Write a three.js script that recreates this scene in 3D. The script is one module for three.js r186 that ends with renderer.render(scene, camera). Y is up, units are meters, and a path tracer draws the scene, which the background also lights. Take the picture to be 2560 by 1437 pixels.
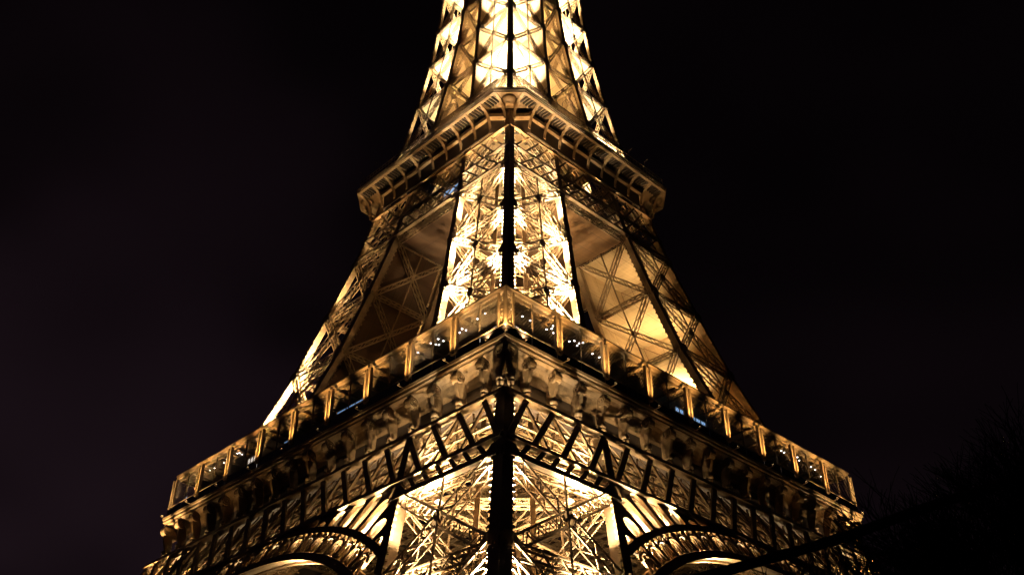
import * as THREE from 'three';
import { mergeGeometries } from 'three/addons/utils/BufferGeometryUtils.js';

// ------------------------------------------------------------------ camera, sky, exposure
const scene = new THREE.Scene();
const camera = new THREE.PerspectiveCamera(31.1, 2560 / 1437, 0.1, 6000);
camera.rotation.order = 'YXZ';
camera.position.set(0.04, 1.7, 140.19);
camera.rotation.set(0.5981, -0.0003, 0.0);
const renderer = new THREE.WebGLRenderer();
renderer.toneMapping = THREE.LinearToneMapping;
renderer.toneMappingExposure = 1;
renderer.shadowMap.enabled = true;

let seed = 7;
const rnd = () => { seed = (seed + 0x6d2b79f5) | 0; let t = Math.imul(seed ^ (seed >>> 15), 1 | seed); t = (t + Math.imul(t ^ (t >>> 7), 61 | t)) ^ t; return ((t ^ (t >>> 14)) >>> 0) / 4294967296; };
const hash3 = (x, y, z) => { const s = Math.sin(x * 127.1 + y * 311.7 + z * 74.7) * 43758.5453; return s - Math.floor(s); };
const sm = (t) => t * t * (3 - 2 * t);
function vnoise(x, y, z = 0) {
  const X = Math.floor(x), Y = Math.floor(y), Z = Math.floor(z), u = sm(x - X), v = sm(y - Y), w = sm(z - Z);
  const l = (a, b, t) => a + (b - a) * t;
  return l(l(l(hash3(X, Y, Z), hash3(X + 1, Y, Z), u), l(hash3(X, Y + 1, Z), hash3(X + 1, Y + 1, Z), u), v),
    l(l(hash3(X, Y, Z + 1), hash3(X + 1, Y, Z + 1), u), l(hash3(X, Y + 1, Z + 1), hash3(X + 1, Y + 1, Z + 1), u), v), w);
}
const fbm = (x, y, z = 0) => vnoise(x, y, z) * 0.5 + vnoise(x * 2.1, y * 2.1, z * 2.1 + 9) * 0.3 + vnoise(x * 4.3, y * 4.3, z * 4.3 + 5) * 0.2;

// night sky over the city: nearly black above, a dull plum glow low down, faint cloud
{
  const W = 1024, H = 512, data = new Float32Array(W * H * 4);
  for (let r = 0; r < H; r++) {
    const el = ((r + 0.5) / H - 0.5) * Math.PI, up = Math.max(0, el);
    for (let c = 0; c < W; c++) {
      const az = ((c + 0.5) / W - 0.5) * 2 * Math.PI, x = Math.cos(az) * Math.cos(el), z = Math.sin(az) * Math.cos(el), y = Math.sin(el);
      const n = fbm(x * 2.6 + 4, y * 4.5, z * 2.6 + 7);
      const glow = Math.exp(-Math.pow(up / 0.6, 2)) * Math.max(0.10, 0.50 + 0.68 * (-x)) ;
      const k = 0.0008 + 0.0088 * glow * (0.15 + 1.5 * sm(Math.min(1, Math.max(0, (n - 0.3) / 0.4))));
      const o = (r * W + c) * 4;
      data[o] = k * 1.2; data[o + 1] = k * 0.66; data[o + 2] = k * 0.95; data[o + 3] = 1;
    }
  }
  const t = new THREE.DataTexture(data, W, H, THREE.RGBAFormat, THREE.FloatType);
  t.mapping = THREE.EquirectangularReflectionMapping; t.magFilter = THREE.LinearFilter; t.minFilter = THREE.LinearFilter; t.needsUpdate = true;
  scene.background = t; scene.environment = t;
}

// ------------------------------------------------------------------ materials
function noiseTex(size, f) {
  const d = new Uint8Array(size * size * 4);
  for (let y = 0; y < size; y++) for (let x = 0; x < size; x++) {
    const v = f(x / size, y / size); const o = (y * size + x) * 4;
    for (let k = 0; k < 3; k++) d[o + k] = Math.max(0, Math.min(255, Math.round((Array.isArray(v) ? v[k] : v) * 255)));
    d[o + 3] = 255;
  }
  const t = new THREE.DataTexture(d, size, size, THREE.RGBAFormat); t.wrapS = t.wrapT = THREE.RepeatWrapping;
  t.magFilter = THREE.LinearFilter; t.colorSpace = THREE.SRGBColorSpace; t.needsUpdate = true; return t;
}
const tile = (u, v, f) => { // seamless by blending shifted copies
  const a = f(u, v), b = f(u - 1, v), c = f(u, v - 1), d = f(u - 1, v - 1);
  const su = sm(u), sv = sm(v);
  return (a * (1 - su) + b * su) * (1 - sv) + (c * (1 - su) + d * su) * sv;
};
const paintTex = noiseTex(256, (u, v) => { const n = tile(u, v, (a, b) => fbm(a * 9 + 3, b * 9 + 1)); const m = tile(u, v, (a, b) => vnoise(a * 60, b * 20)); const g = 0.70 + 0.34 * n - 0.10 * m; return [g, g * 0.98, g * 0.95]; });
paintTex.repeat.set(0.22, 0.22);
const clothTex = noiseTex(512, (u, v) => {
  const n = tile(u, v, (a, b) => fbm(a * 4 + 2, b * 4 + 8)), st = tile(u, v, (a, b) => vnoise(a * 110 + 3, b * 3)), w = tile(u, v, (a, b) => vnoise(a * 8 + 1, b * 46));
  const g = 0.72 + 0.22 * n + 0.10 * (st - 0.5) + 0.10 * (w - 0.5), seam = (Math.abs(((u * 4) % 1) - 0.5) < 0.01 || Math.abs(((v * 3) % 1) - 0.5) < 0.006) ? 0.72 : 1; return [g * seam, g * 0.96 * seam, g * 0.90 * seam];
});
clothTex.repeat.set(0.07, 0.07);
const std = (o) => new THREE.MeshStandardMaterial({ side: THREE.DoubleSide, ...o });
const lin = (r, g, b) => new THREE.Color().setRGB(r, g, b);
const M = {
  iron: std({ name: 'painted_iron', color: lin(0.30, 0.20, 0.105), roughness: 0.6, map: paintTex }),
  cloth: std({ name: 'safety_sheet', color: lin(0.56, 0.44, 0.28), roughness: 0.95, map: clothTex }),
  darkcloth: std({ name: 'brown_tarpaulin', color: lin(0.075, 0.037, 0.012), roughness: 0.95, map: clothTex }),  // darker, browner colour than the other sheets
  tan: std({ name: 'tan_tarpaulin', color: lin(0.15, 0.078, 0.026), roughness: 0.95, map: clothTex }),
  shade: std({ name: 'shaded_iron', color: lin(0.038, 0.022, 0.011), roughness: 0.7, map: paintTex }),  // the iron colour darkened to stand in for shade
  glass: std({ name: 'dark_glass', color: lin(0.012, 0.010, 0.010), roughness: 0.25 }),
  wall: std({ name: 'pavilion_wall', color: lin(0.07, 0.022, 0.014), roughness: 0.5 }),
  wire: std({ name: 'wire', color: lin(0.16, 0.12, 0.08), roughness: 0.5 }),
  lampface: std({ name: 'lamp_face', color: lin(0.2, 0.15, 0.1), emissive: lin(1, 0.66, 0.28), emissiveIntensity: 6 }),
  spark: std({ name: 'downlight_face', color: lin(0.5, 0.5, 0.5), emissive: lin(1, 0.94, 1), emissiveIntensity: 7 }),
  white: std({ name: 'white_glow_panel', color: lin(0.3, 0.3, 0.3), emissive: lin(1, 0.88, 0.76), emissiveIntensity: 1.0 }),  // glow standing in for floodlit iron, and for white windows
  blue: std({ name: 'screen_face', color: lin(0.1, 0.1, 0.1), emissive: lin(0.30, 0.52, 0.86), emissiveIntensity: 0.8 }),
  ground: std({ name: 'gravel', color: lin(0.09, 0.08, 0.065), roughness: 1 }),
  bark: std({ name: 'bark', color: lin(0.022, 0.017, 0.013), roughness: 0.95 }),
};

// ------------------------------------------------------------------ geometry builder
const V = (x, y, z) => [x, y, z], add = (a, b) => [a[0] + b[0], a[1] + b[1], a[2] + b[2]], sub = (a, b) => [a[0] - b[0], a[1] - b[1], a[2] - b[2]], mul = (a, k) => [a[0] * k, a[1] * k, a[2] * k];
const dot = (a, b) => a[0] * b[0] + a[1] * b[1] + a[2] * b[2], len = (a) => Math.hypot(a[0], a[1], a[2]), nrm = (a) => mul(a, 1 / (len(a) || 1));
const cross = (a, b) => [a[1] * b[2] - a[2] * b[1], a[2] * b[0] - a[0] * b[2], a[0] * b[1] - a[1] * b[0]], mix = (a, b, t) => add(mul(a, 1 - t), mul(b, t));
class G {
  constructor() { this.p = []; this.n = []; this.u = []; this.i = []; }
  quad(a, b, c, d, uv) {
    const n = nrm(cross(sub(b, a), sub(d, a))), k = this.p.length / 3;
    for (const q of [a, b, c, d]) { this.p.push(q[0], q[1], q[2]); this.n.push(n[0], n[1], n[2]); }
    if (uv) this.u.push(...uv); else { const w = len(sub(b, a)), h = len(sub(d, a)), o = (k * 0.137) % 7; this.u.push(o, o, o + w, o, o + w, o + h, o, o + h); }
    this.i.push(k, k + 1, k + 2, k, k + 2, k + 3);
    return this;
  }
  tri(a, b, c) { const n = nrm(cross(sub(b, a), sub(c, a))), k = this.p.length / 3; for (const q of [a, b, c]) { this.p.push(...q); this.n.push(...n); } this.u.push(0, 0, len(sub(b, a)), 0, 0, len(sub(c, a))); this.i.push(k, k + 1, k + 2); return this; }
  bar(p, q, w, h, up = [0, 1, 0], caps = true) {
    const d = nrm(sub(q, p)); let s = cross(d, up); if (len(s) < 1e-4) s = cross(d, [1, 0, 0.01]); s = nrm(s); const t = cross(s, d);
    const S = mul(s, w / 2), T = mul(t, h / 2), c = (o, a, b) => add(add(o, mul(S, a)), mul(T, b));
    const A = [c(p, -1, -1), c(p, 1, -1), c(p, 1, 1), c(p, -1, 1)], B = [c(q, -1, -1), c(q, 1, -1), c(q, 1, 1), c(q, -1, 1)];
    for (let k = 0; k < 4; k++) { const m = (k + 1) % 4; this.quad(A[k], B[k], B[m], A[m]); }
    if (caps) { this.quad(A[0], A[1], A[2], A[3]); this.quad(B[3], B[2], B[1], B[0]); }
    return this;
  }
  box(x0, x1, y0, y1, z0, z1) { return this.bar([x0, (y0 + y1) / 2, (z0 + z1) / 2], [x1, (y0 + y1) / 2, (z0 + z1) / 2], Math.abs(z1 - z0), Math.abs(y1 - y0)); }
  // a plate: polygon (points in order round it) with a thickness along n
  plate(pts, n, th) {
    const c = mul(pts.reduce(add, [0, 0, 0]), 1 / pts.length), o = mul(n, th / 2), N = pts.length;
    for (let k = 0; k < N; k++) { const a = pts[k], b = pts[(k + 1) % N]; this.tri(add(c, o), add(a, o), add(b, o)); this.tri(sub(c, o), sub(b, o), sub(a, o)); this.quad(sub(a, o), sub(b, o), add(b, o), add(a, o)); }
    return this;
  }
  disc(c, n, r, th, N = 10, wob = 0) {
    let s = cross(n, [0, 1, 0]); if (len(s) < 1e-3) s = cross(n, [1, 0, 0]); s = nrm(s); const t = cross(s, n), pts = [];
    for (let k = 0; k < N; k++) { const a = (k + 0.5) / N * 2 * Math.PI, R = r * (1 + wob * Math.cos(4 * a)); pts.push(add(c, add(mul(s, R * Math.cos(a)), mul(t, R * Math.sin(a))))); }
    return this.plate(pts, n, th);
  }
  truss(p, q, face, W, D, c, l, pitch, both = true) { // laced box girder between two points; face = outward normal of the plane it lies in
    const d = nrm(sub(q, p)), s = nrm(cross(d, face)), n = nrm(cross(s, d)), L = len(sub(q, p)), N = Math.max(2, Math.round(L / pitch));
    const at = (t, a, b) => add(add(mix(p, q, t), mul(s, a * W / 2)), mul(n, b * D / 2));
    for (const a of [-1, 1]) for (const b of [-1, 1]) this.bar(at(0, a, b), at(1, a, b), c, c, n, false);
    for (let k = 0; k < N; k++) {
      const t0 = k / N, t1 = (k + 1) / N, f = k % 2 ? 1 : -1;
      for (const b of [-1, 1]) { this.bar(at(t0, -f * b, b), at(t1, f * b, b), l, 0.04, n, false); }
      if (both) for (const a of [-1, 1]) this.bar(at(t0, a, -f * a), at(t1, a, f * a), l, 0.04, s, false);
    }
    return this;
  }
  geo() {
    const g = new THREE.BufferGeometry();
    g.setAttribute('position', new THREE.Float32BufferAttribute(this.p, 3)); g.setAttribute('normal', new THREE.Float32BufferAttribute(this.n, 3));
    g.setAttribute('uv', new THREE.Float32BufferAttribute(this.u, 2)); g.setIndex(this.i); return g;
  }
}
const used = new Map();
const numbered = (name) => { const k = used.get(name) || 0; used.set(name, k + 1); return k ? name + '_' + String(k).padStart(3, '0') : name; };
function put(name, g, mat, parent, kind) {
  const m = new THREE.Mesh(g instanceof G ? g.geo() : g, mat); m.name = numbered(name); m.castShadow = m.receiveShadow = true;
  if (kind) m.userData.kind = kind; parent.add(m); return m;
}
const group = (name, parent) => { const g = new THREE.Group(); g.name = numbered(name); parent.add(g); return g; };

// ------------------------------------------------------------------ ground
{
  const g = new THREE.CircleGeometry(2500, 64); g.rotateX(-Math.PI / 2);
  const m = put('ground', g, M.ground, scene, 'structure'); m.userData.label = 'flat dark gravel ground spreading out under the tower';
}

// ------------------------------------------------------------------ the tower
const tower = new THREE.Group(); tower.name = numbered('lattice_tower'); scene.add(tower);
tower.rotation.y = -Math.PI / 4 - 0.01236;
tower.userData = { label: 'huge iron lattice tower glowing golden from floodlights, with two jutting galleries', category: 'tower' };

const PY = [0, 57.6, 73.4, 80.3, 91.2, 101.6, 115.7, 130.6, 138.6, 147.5, 157.7, 167.7, 196];
const PH = [62.5, 32.2, 26.3, 24.25, 21.4, 18.8, 16.0, 13.65, 12.5, 11.4, 10.5, 9.9, 8.2];
const WY = [0, 40, 57, 73, 80, 91, 101, 111, 127, 137, 148, 158, 168, 180];
const WW = [16, 15.4, 15, 14, 13.3, 12.5, 11.6, 10.7, 9.8, 9.4, 8.9, 8.5, 8.2, 7.9];
const lerpT = (X, Y, x) => { let k = 0; while (k < X.length - 2 && x > X[k + 1]) k++; return Y[k] + (Y[k + 1] - Y[k]) * (x - X[k]) / (X[k + 1] - X[k]); };
const hh = (y) => lerpT(PY, PH, y), ww = (y) => lerpT(WY, WW, y);

const LOW = [0, 10, 18.5, 29, 40.3], MID = [40.3, 50.3, 58.2, 69.5, 80, 90.7, 101.5, 112.3], TOP = [112.3, 116.2, 126.8, 137.5, 148.2, 158, 168, 178];
const LEVELS = [...LOW, ...MID.slice(1), ...TOP.slice(1)];

// floodlight: a housing with a glowing face and the lamp itself in front of it
function flood(parent, p, dir, I, angle = 1.15, pen = 0.7, col = [1, 0.66, 0.30], size = 0.45, rad = 14) {
  const d = nrm(dir), g = new G(), c = p;
  g.bar(sub(c, mul(d, size * 0.9)), c, size * 1.7, size * 1.7, Math.abs(d[1]) > 0.9 ? [1, 0, 0] : [0, 1, 0]);
  const h = put('floodlight', g, M.iron, parent);
  put('lamp_face', new G().disc(add(c, mul(d, 0.02)), d, size * 0.7, 0.03, 12), M.lampface, h);
  const s = new THREE.SpotLight(new THREE.Color().setRGB(...col), I, 0, angle, pen, 2);
  const o = add(c, mul(d, 0.12)); s.position.set(...o); s.target.position.set(...add(o, d)); s.castShadow = true; s.shadow.radius = rad;
  h.add(s); h.add(s.target); return h;
}
function glowOnly(parent, p, I, col, rad = 8) { const s = new THREE.PointLight(new THREE.Color().setRGB(...col), I, 0, 2); s.position.set(...p); s.shadow.radius = rad; s.castShadow = true; parent.add(s); }

// a sagging sheet over a quadrilateral of corner points
function sheet(name, A, B, C, D, sag, parent, N = 8, mat = M.cloth) {
  const g = new G(), at = (u, v) => { const q = mix(mix(A, B, u), mix(D, C, u), v); const s = 4 * u * (1 - u) * 4 * v * (1 - v); return [q[0], q[1] - sag * Math.sqrt(s) * (0.85 + 0.3 * vnoise(u * 3 + A[0], v * 3 + A[2], A[1])) + 0.10 * (vnoise(u * 9 + A[1], v * 9, A[0]) - 0.5) * Math.min(1, s * 4), q[2]]; };
  const P = []; for (let i = 0; i <= N; i++) for (let j = 0; j <= N; j++) P.push(at(i / N, j / N));
  const geo = new THREE.BufferGeometry(), idx = [], uv = [];
  const w = len(sub(B, A)), h = len(sub(D, A)), o = rnd() * 9;
  for (let i = 0; i <= N; i++) for (let j = 0; j <= N; j++) uv.push(o + i / N * w, o * 1.7 + j / N * h);
  for (let i = 0; i < N; i++) for (let j = 0; j < N; j++) { const k = i * (N + 1) + j; idx.push(k, k + N + 1, k + 1, k + 1, k + N + 1, k + N + 2); }
  geo.setAttribute('position', new THREE.Float32BufferAttribute(P.flat(), 3)); geo.setAttribute('uv', new THREE.Float32BufferAttribute(uv, 2)); geo.setIndex(idx); geo.computeVertexNormals();
  return put(name, geo, mat, parent);
}

// ---- four legs
const LEGS = { near: [1, 1], left: [-1, 1], right: [1, -1], rear: [-1, -1] };
function corner(sa, sb, i, j, y) { const h = hh(y), w = ww(y); return [sa * (h - i * w), y, sb * (h - j * w)]; }
function colSize(y) { return y < 57 ? 1.25 - y * 0.002 : y < 116 ? 1.08 - (y - 57) * 0.003 : 0.62; }
for (const [key, [sa, sb]] of Object.entries(LEGS)) {
  const leg = group('leg', tower), rear = key === 'rear', stuff = new G(), c = (i, j, y) => corner(sa, sb, i, j, y);
  // arris columns, one mesh per storey and corner
  for (const [i, j] of [[0, 0], [1, 0], [0, 1], [1, 1]]) for (const lv of [LOW, MID, TOP]) {
    const g = new G();
    for (let k = 0; k < lv.length - 1; k++) {
      if (lv[k] > 50 && lv[k] < 57) continue; const y0 = lv[k], y1 = lv[k + 1], s0 = colSize(y0), s1 = colSize(y1), p = c(i, j, y0), q = c(i, j, y1), ia = i ? 1 : -1, ib = j ? 1 : -1;
      // the box stands inside the corner point
      const ring = (o, s) => { const ax = sa * ia, az = sb * ib; return [[o[0], o[1], o[2]], [o[0] + ax * s, o[1], o[2]], [o[0] + ax * s, o[1], o[2] + az * s], [o[0], o[1], o[2] + az * s]]; };
      const R0 = ring(p, s0), R1 = ring(q, s1);
      for (let m = 0; m < 4; m++) { const n = (m + 1) % 4; g.quad(R0[m], R1[m], R1[n], R0[n]); }
      if (k === 0) g.quad(R0[0], R0[1], R0[2], R0[3]); if (k === lv.length - 2) g.quad(R1[0], R1[1], R1[2], R1[3]);
      // angle irons along the two free edges, with batten plates
      const L = y1 - y0, nb = Math.round(L / 0.9);
      if (y0 >= 18) for (const m of [1, 3]) {
        g.bar(R0[m], R1[m], 0.10, 0.10, [0, 0, 1], false);
        for (let b = 0; b < nb; b++) { const t = (b + 0.5) / nb, o = mix(R0[m], R1[m], t), inn = m === 1 ? [sa * ia, 0, 0] : [0, 0, sb * ib]; g.bar(sub(o, mul(inn, 0.02)), add(o, mul(inn, 0.2)), 0.3, 0.22, [0, 1, 0], true); }
      }
    }
    put('arris_column', g, M.iron, leg);
  }
  // the four faces: [i0,j0]->[i1,j1], outward normal
  const faces = [[[0, 0], [1, 0], [0, 0, sb], 'b'], [[0, 0], [0, 1], [sa, 0, 0], 'a'], [[1, 0], [1, 1], [-sa, 0, 0], 'ia'], [[0, 1], [1, 1], [0, 0, -sb], 'ib']];
  for (let k = 2; k < LEVELS.length - 1; k++) {
    const y0 = LEVELS[k], y1 = LEVELS[k + 1];
    if (y0 >= 112 && y1 < 117) continue;
    const low = y0 < 57, up = y0 > 115, W = low ? 1.15 : up ? 0.55 : 0.92, D = low ? 0.9 : up ? 0.5 : 0.7, ch = low ? 0.16 : up ? 0.11 : 0.14, lc = low ? 0.11 : up ? 0.075 : 0.095, pit = low ? 1.15 : up ? 0.6 : 0.95;
    const girder = (y0 > 40 && y0 < 57) || (y0 > 101 && y0 < 112);
    for (const [P, Q, n, f] of faces) {
      const s0 = colSize(y0) * 0.9, s1 = colSize(y1) * 0.9;
      const edge = (A, y, t, inset) => { const a = c(...A, y); return a; };
      const a0 = c(...P, y0), b0 = c(...Q, y0), a1 = c(...P, y1), b1 = c(...Q, y1), d0 = nrm(sub(b0, a0)), d1 = nrm(sub(b1, a1));
      const A0 = add(add(a0, mul(d0, s0)), mul(n, -0.45)), B0 = add(sub(b0, mul(d0, s0)), mul(n, -0.45)), A1 = add(add(a1, mul(d1, s1)), mul(n, -0.45)), B1 = add(sub(b1, mul(d1, s1)), mul(n, -0.45));
      const outer = f === 'a' || f === 'b';
      if (girder && outer) continue; // the platform girders take the bracing there
      const full = outer, w2 = full || low ? 1 : 0.68, W1 = W * w2, ch1 = ch * (full ? 1 : 0.85); const g1 = new G().truss(A0, B1, n, W1, D, ch1, lc, full ? pit : pit * 1.3, full), g2 = new G().truss(add(B0, mul(n, 0.05)), add(A1, mul(n, 0.05)), n, W1, D * 0.94, ch1, lc, full ? pit : pit * 1.3, full);
      const g3 = new G().truss(A1, B1, n, W1 * 0.85, D * 0.9, ch1, lc, pit);
      const m0 = mix(A0, B0, 0.5), m1 = mix(A1, B1, 0.5), g4 = new G().bar(add(m0, mul(n, D * 0.5 + 0.06)), add(m1, mul(n, D * 0.5 + 0.06)), 0.16, 0.16, n);
      const x = mix(m0, m1, 0.5);
      const g5 = new G().disc(add(x, mul(n, D * 0.5 + 0.1)), n, low ? 0.75 : up ? 0.3 : 0.55, 0.06, 8, 0.12);
      if (rear) { for (const g of [g1, g2, g3]) { const o = stuff.p.length / 3; for (const v of g.p) stuff.p.push(v); for (const v of g.n) stuff.n.push(v); for (const v of g.u) stuff.u.push(v); for (const v of g.i) stuff.i.push(v + o); } continue; }
      put('diagonal_truss', g1, M.iron, leg); put('diagonal_truss', g2, M.iron, leg);
      put('horizontal_truss', g3, M.iron, leg); put('upright_tie', g4, M.iron, leg);
      if (outer) {
        put('gusset_plate', g5, M.iron, leg);
        // gussets at the nodes of the corner column and the inner column
        const R = low ? 1.3 : up ? 0.85 : 1.0;
        for (const [A, d] of [[a1, d1], [b1, mul(d1, -1)]]) put('gusset_plate', new G().disc(add(add(A, mul(d, colSize(y1) * 0.8)), mul(n, 0.03)), n, R, 0.06, 8, 0.1), M.iron, leg);
      }
    }
    // plan bracing of the level
    if (!girder || y0 < 57) {
      const q = [c(0, 0, y1), c(1, 0, y1), c(1, 1, y1), c(0, 1, y1)].map((p) => [p[0], p[1] - 0.2, p[2]]);
      for (const [m, n2] of low ? [[0, 2], [1, 3]] : [[1, 3]]) { const g = new G().truss(q[m], [q[n2][0], q[n2][1] - 0.3 * m, q[n2][2]], [0, 1, 0], W * 0.8, D * 0.7, ch * 0.9, lc, pit); if (!rear) put('plan_brace', g, M.iron, leg); }
    }
  }
  if (rear) put('rear_bracing', stuff, M.iron, leg, 'stuff');
  // lift rails and a stair duct on the inclined axis (first to second platform and below)
  for (const [y0, y1] of key === 'right' ? [[10, 57]] : [[10, 57], [58, 112]]) for (const t of [0.38, 0.62]) {
    const P = (y) => { const h = hh(y), w = ww(y); return [sa * (h - w * t), y, sb * (h - w * (1 - t))]; };
    const g = new G(); for (let y = y0; y < y1 - 0.5; y += 8) g.bar(P(y), P(Math.min(y1, y + 8)), 0.5, 0.8, [0, 1, 0], true); put('lift_rail', g, M.iron, leg);
  }
  // sheets: every bay of the top section; in the right leg also between the platforms
  const net = (y, drop) => {
    const e = 0.5, k = (i, j) => { const p = c(i, j, y - drop); return [p[0] + (i ? e : -e) * sa, p[1], p[2] + (j ? e : -e) * sb]; };
    return [k(0, 0), k(1, 0), k(1, 1), k(0, 1)];
  };
  if (key === 'left') for (let k = 6; k < 10; k++) { const y0 = MID[k - 4] + 0.0, y1 = MID[k - 3]; if (!y1) continue; const q = (j, y) => { const p = c(1, j, y); return [p[0] - 1.3, p[1], p[2] + (j ? 1.2 : -1.0)]; }; sheet('brown_net', q(0, y0), q(1, y0), q(1, y1), q(0, y1), 0.0, leg, 6, M.darkcloth); }
  const wall = (name, A, B, y0, y1, nIn, e = 0.4) => { const p = (Q, y) => add(c(...Q, y), mul(nIn, e)); sheet(name, p(A, y0), p(B, y0), p(B, y1), p(A, y1), 0.0, leg, 6); };
  if (key === 'right') for (const [y0, y1] of [[58.2, 69.5], [69.5, 80], [80, 90.7], [90.7, 101.5]]) { wall('safety_sheet', [1, 0], [1, 1], y0, y1, [sa, 0, 0], 0.9); wall('safety_sheet', [0, 0], [1, 0], y0, y1, [0, 0, -sb], 0.9); }
  if (!rear) for (const [y0, y1] of [[116.2, 126.8], [126.8, 137.5], [137.5, 148.2], [148.2, 158], [158, 168]]) { wall('safety_sheet', [1, 0], [1, 1], y0, y1, [sa, 0, 0], 0.9); wall('safety_sheet', [0, 1], [1, 1], y0, y1, [0, 0, sb], 0.9); }
  const ys = [126.8, 137.5, 148.2, 158, 168, 178]; if (key === 'right') ys.unshift(69.5, 80, 90.7, 101.5);
  for (const y of ys) { const q = net(y, y > 115 ? 0.5 : 0.7); sheet('safety_net', q[0], q[1], q[2], q[3], y > 115 ? 0.45 : 0.5, leg, 8); }
}

// ---- floodlights inside the legs
const lights = group('floodlight_rig', tower);
{
  const mid = (sa, sb, y, t = 0.5) => { const h = hh(y), w = ww(y); return [sa * (h - w * t), y, sb * (h - w * t)]; };
  const upDir = (sa, sb, y) => sub(mid(sa, sb, y + 8), mid(sa, sb, y));
  const HOT = [1, 0.76, 0.45], WHITE = [1, 0.82, 0.55], WARM = [1, 0.68, 0.32], DIM = [1, 0.58, 0.22];
  const plan = {
    near: [[19, 16000], [30, 16000], [41, 900], [65.6, 20000], [74, 14000], [83, 12000], [93, 5000], [102, 250]],
    left: [[30, 4000], [41, 700], [65.6, 30000], [73, 12000], [80, 3600], [91, 1200], [102, 150]],
    right: [[30, 4000], [41, 700], [65.6, 6500], [74, 2000], [81.5, 1200], [92, 450], [102, 80]],
    rear: [[30, 4000], [58.8, 2500], [81, 800], [92, 400]],
  };
  for (const [k, list] of Object.entries(plan)) {
    const [sa, sb] = LEGS[k];
    for (const [y, I] of list) {
      if (k === 'right') { flood(lights, mid(sa, sb, y), upDir(sa, sb, y), I, 1.2, 0.7, WARM); continue; }
      if (k === 'rear') { flood(lights, mid(sa, sb, y), upDir(sa, sb, y), I, 0.7, 0.9, WARM); continue; }
      const h = hh(y), w = ww(y), at = (t, u) => [sa * (h - w * t), y, sb * (h - w * u)], out = y < 57 ? 0.22 : y < 79 ? 0.30 : 0.46, dir = [sa * out, 1, sb * out];
      flood(lights, at(0.34, 0.34), dir, I * (k === 'near' ? (y < 57 ? 7.5 : 5.0) : 1.3), 0.54, 1.0, k === 'near' ? WHITE : HOT);
      if (k === 'near') { flood(lights, at(0.28, 0.80), [sa * out, 1, -sb * (y < 57 ? 0.3 : 0.22)], I * (y < 57 ? 4.2 : 3.0), 0.52, 1.0, WHITE); flood(lights, at(0.80, 0.28), [-sa * (y < 57 ? 0.3 : 0.22), 1, sb * out], I * (y < 57 ? 4.2 : 3.0), 0.52, 1.0, WHITE); }
      flood(lights, at(0.62, 0.62), upDir(sa, sb, y), I * (k === 'near' ? (y < 57 ? 0.7 : 0.8) : 0.25), k === 'near' ? 0.58 : 0.8, 0.9, k === 'near' ? HOT : WARM, 0.3);
    }
  }
  const tops = { near: [[117, 8000], [128, 28000], [139, 12000], [150, 18000]], left: [[117, 6000], [128, 3000], [139, 14000], [150, 14000], [160, 9000]], right: [[117, 34000], [128, 6000], [139, 10000], [150, 24000], [160, 12000]], rear: [[117, 3000], [128, 3000], [139, 3000], [150, 3000]] };
  for (const [k, list] of Object.entries(tops)) { const [sa, sb] = LEGS[k]; for (const [y, I] of list) flood(lights, mid(sa, sb, y, 0.4), [0, 1, 0], I * 0.36, 1.05, 0.5, WHITE); }
  for (const y of [117.5, 128.5, 139, 150]) for (const [x, z] of [[0, 1], [1, 0]]) { const o = hh(y) - 3; flood(lights, [x * o, y, z * o], [0, 1, 0], 700, 1.2, 0.8, WARM, 0.3); }
  // lamps at the head of each lower leg that throw their light out and up on the balcony's underside
  for (const [p, q, I] of [[[40.3, 39, 32], [34.6, 56.5, 31], 3000], [[32, 39, 40.3], [31, 56.5, 34.6], 3000], [[-33, 39, 40.3], [-32, 56.5, 34.6], 12000], [[40.3, 39, -33], [34.6, 56.5, -32], 12000]]) flood(lights, p, sub(q, p), I, 0.62, 0.9, WARM);
  // unseen lamps added on the girder and below the floor to light brackets, trusses
  for (const f of [0, 1]) {
    const put3 = (x, y, o) => (f ? [o, y, x] : [x, y, o]);
    for (const [x, I] of [[27, 240], [18, 170], [9, 130], [0, 120], [-9, 150], [-18, 260], [-27, 480]]) flood(lights, put3(x, 50.75, 35.35), sub(put3(x + 1, 56.8, 36.1), put3(x, 50.75, 35.35)), I * (f ? 0.11 : 0.15), 0.7, 1.0, DIM, 0.12, 8);
    for (const [x, I] of [[16, 500], [0, 320], [-16, 500]]) flood(lights, put3(x, 44, 25), [0, 1, 0], I * (f ? 0.8 : 1), 0.95, 0.9, DIM, 0.3);
  }
}

// ---- faces of the tower: frame helpers. A face f has s running along it and o outward: side 0 = left of the near corner, 1 = right of it, 2 and 3 behind
const FACE = [(s, y, o) => [s, y, o], (s, y, o) => [o, y, s], (s, y, o) => [-o, y, s], (s, y, o) => [s, y, -o]];
const OUT = [[0, 0, 1], [1, 0, 0], [-1, 0, 0], [0, 0, -1]];
const ALONG = [[1, 0, 0], [0, 0, 1], [0, 0, 1], [1, 0, 0]];
// moulding along one side with mitred ends: profile = [[o, y], ...] closed polygon; cut(o) = half length at offset o
function moulding(f, profile, cut) {
  const g = new G(), N = profile.length;
  for (let k = 0; k < N; k++) { const [o0, y0] = profile[k], [o1, y1] = profile[(k + 1) % N], c0 = cut(o0), c1 = cut(o1), segs = 8;
    for (let m = 0; m < segs; m++) { const t0 = -1 + 2 * m / segs, t1 = -1 + 2 * (m + 1) / segs; g.quad(FACE[f](t0 * c0, y0, o0), FACE[f](t1 * c0, y0, o0), FACE[f](t1 * c1, y1, o1), FACE[f](t0 * c1, y1, o1)); } }
  return g;
}
const square = (o) => o;

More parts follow.
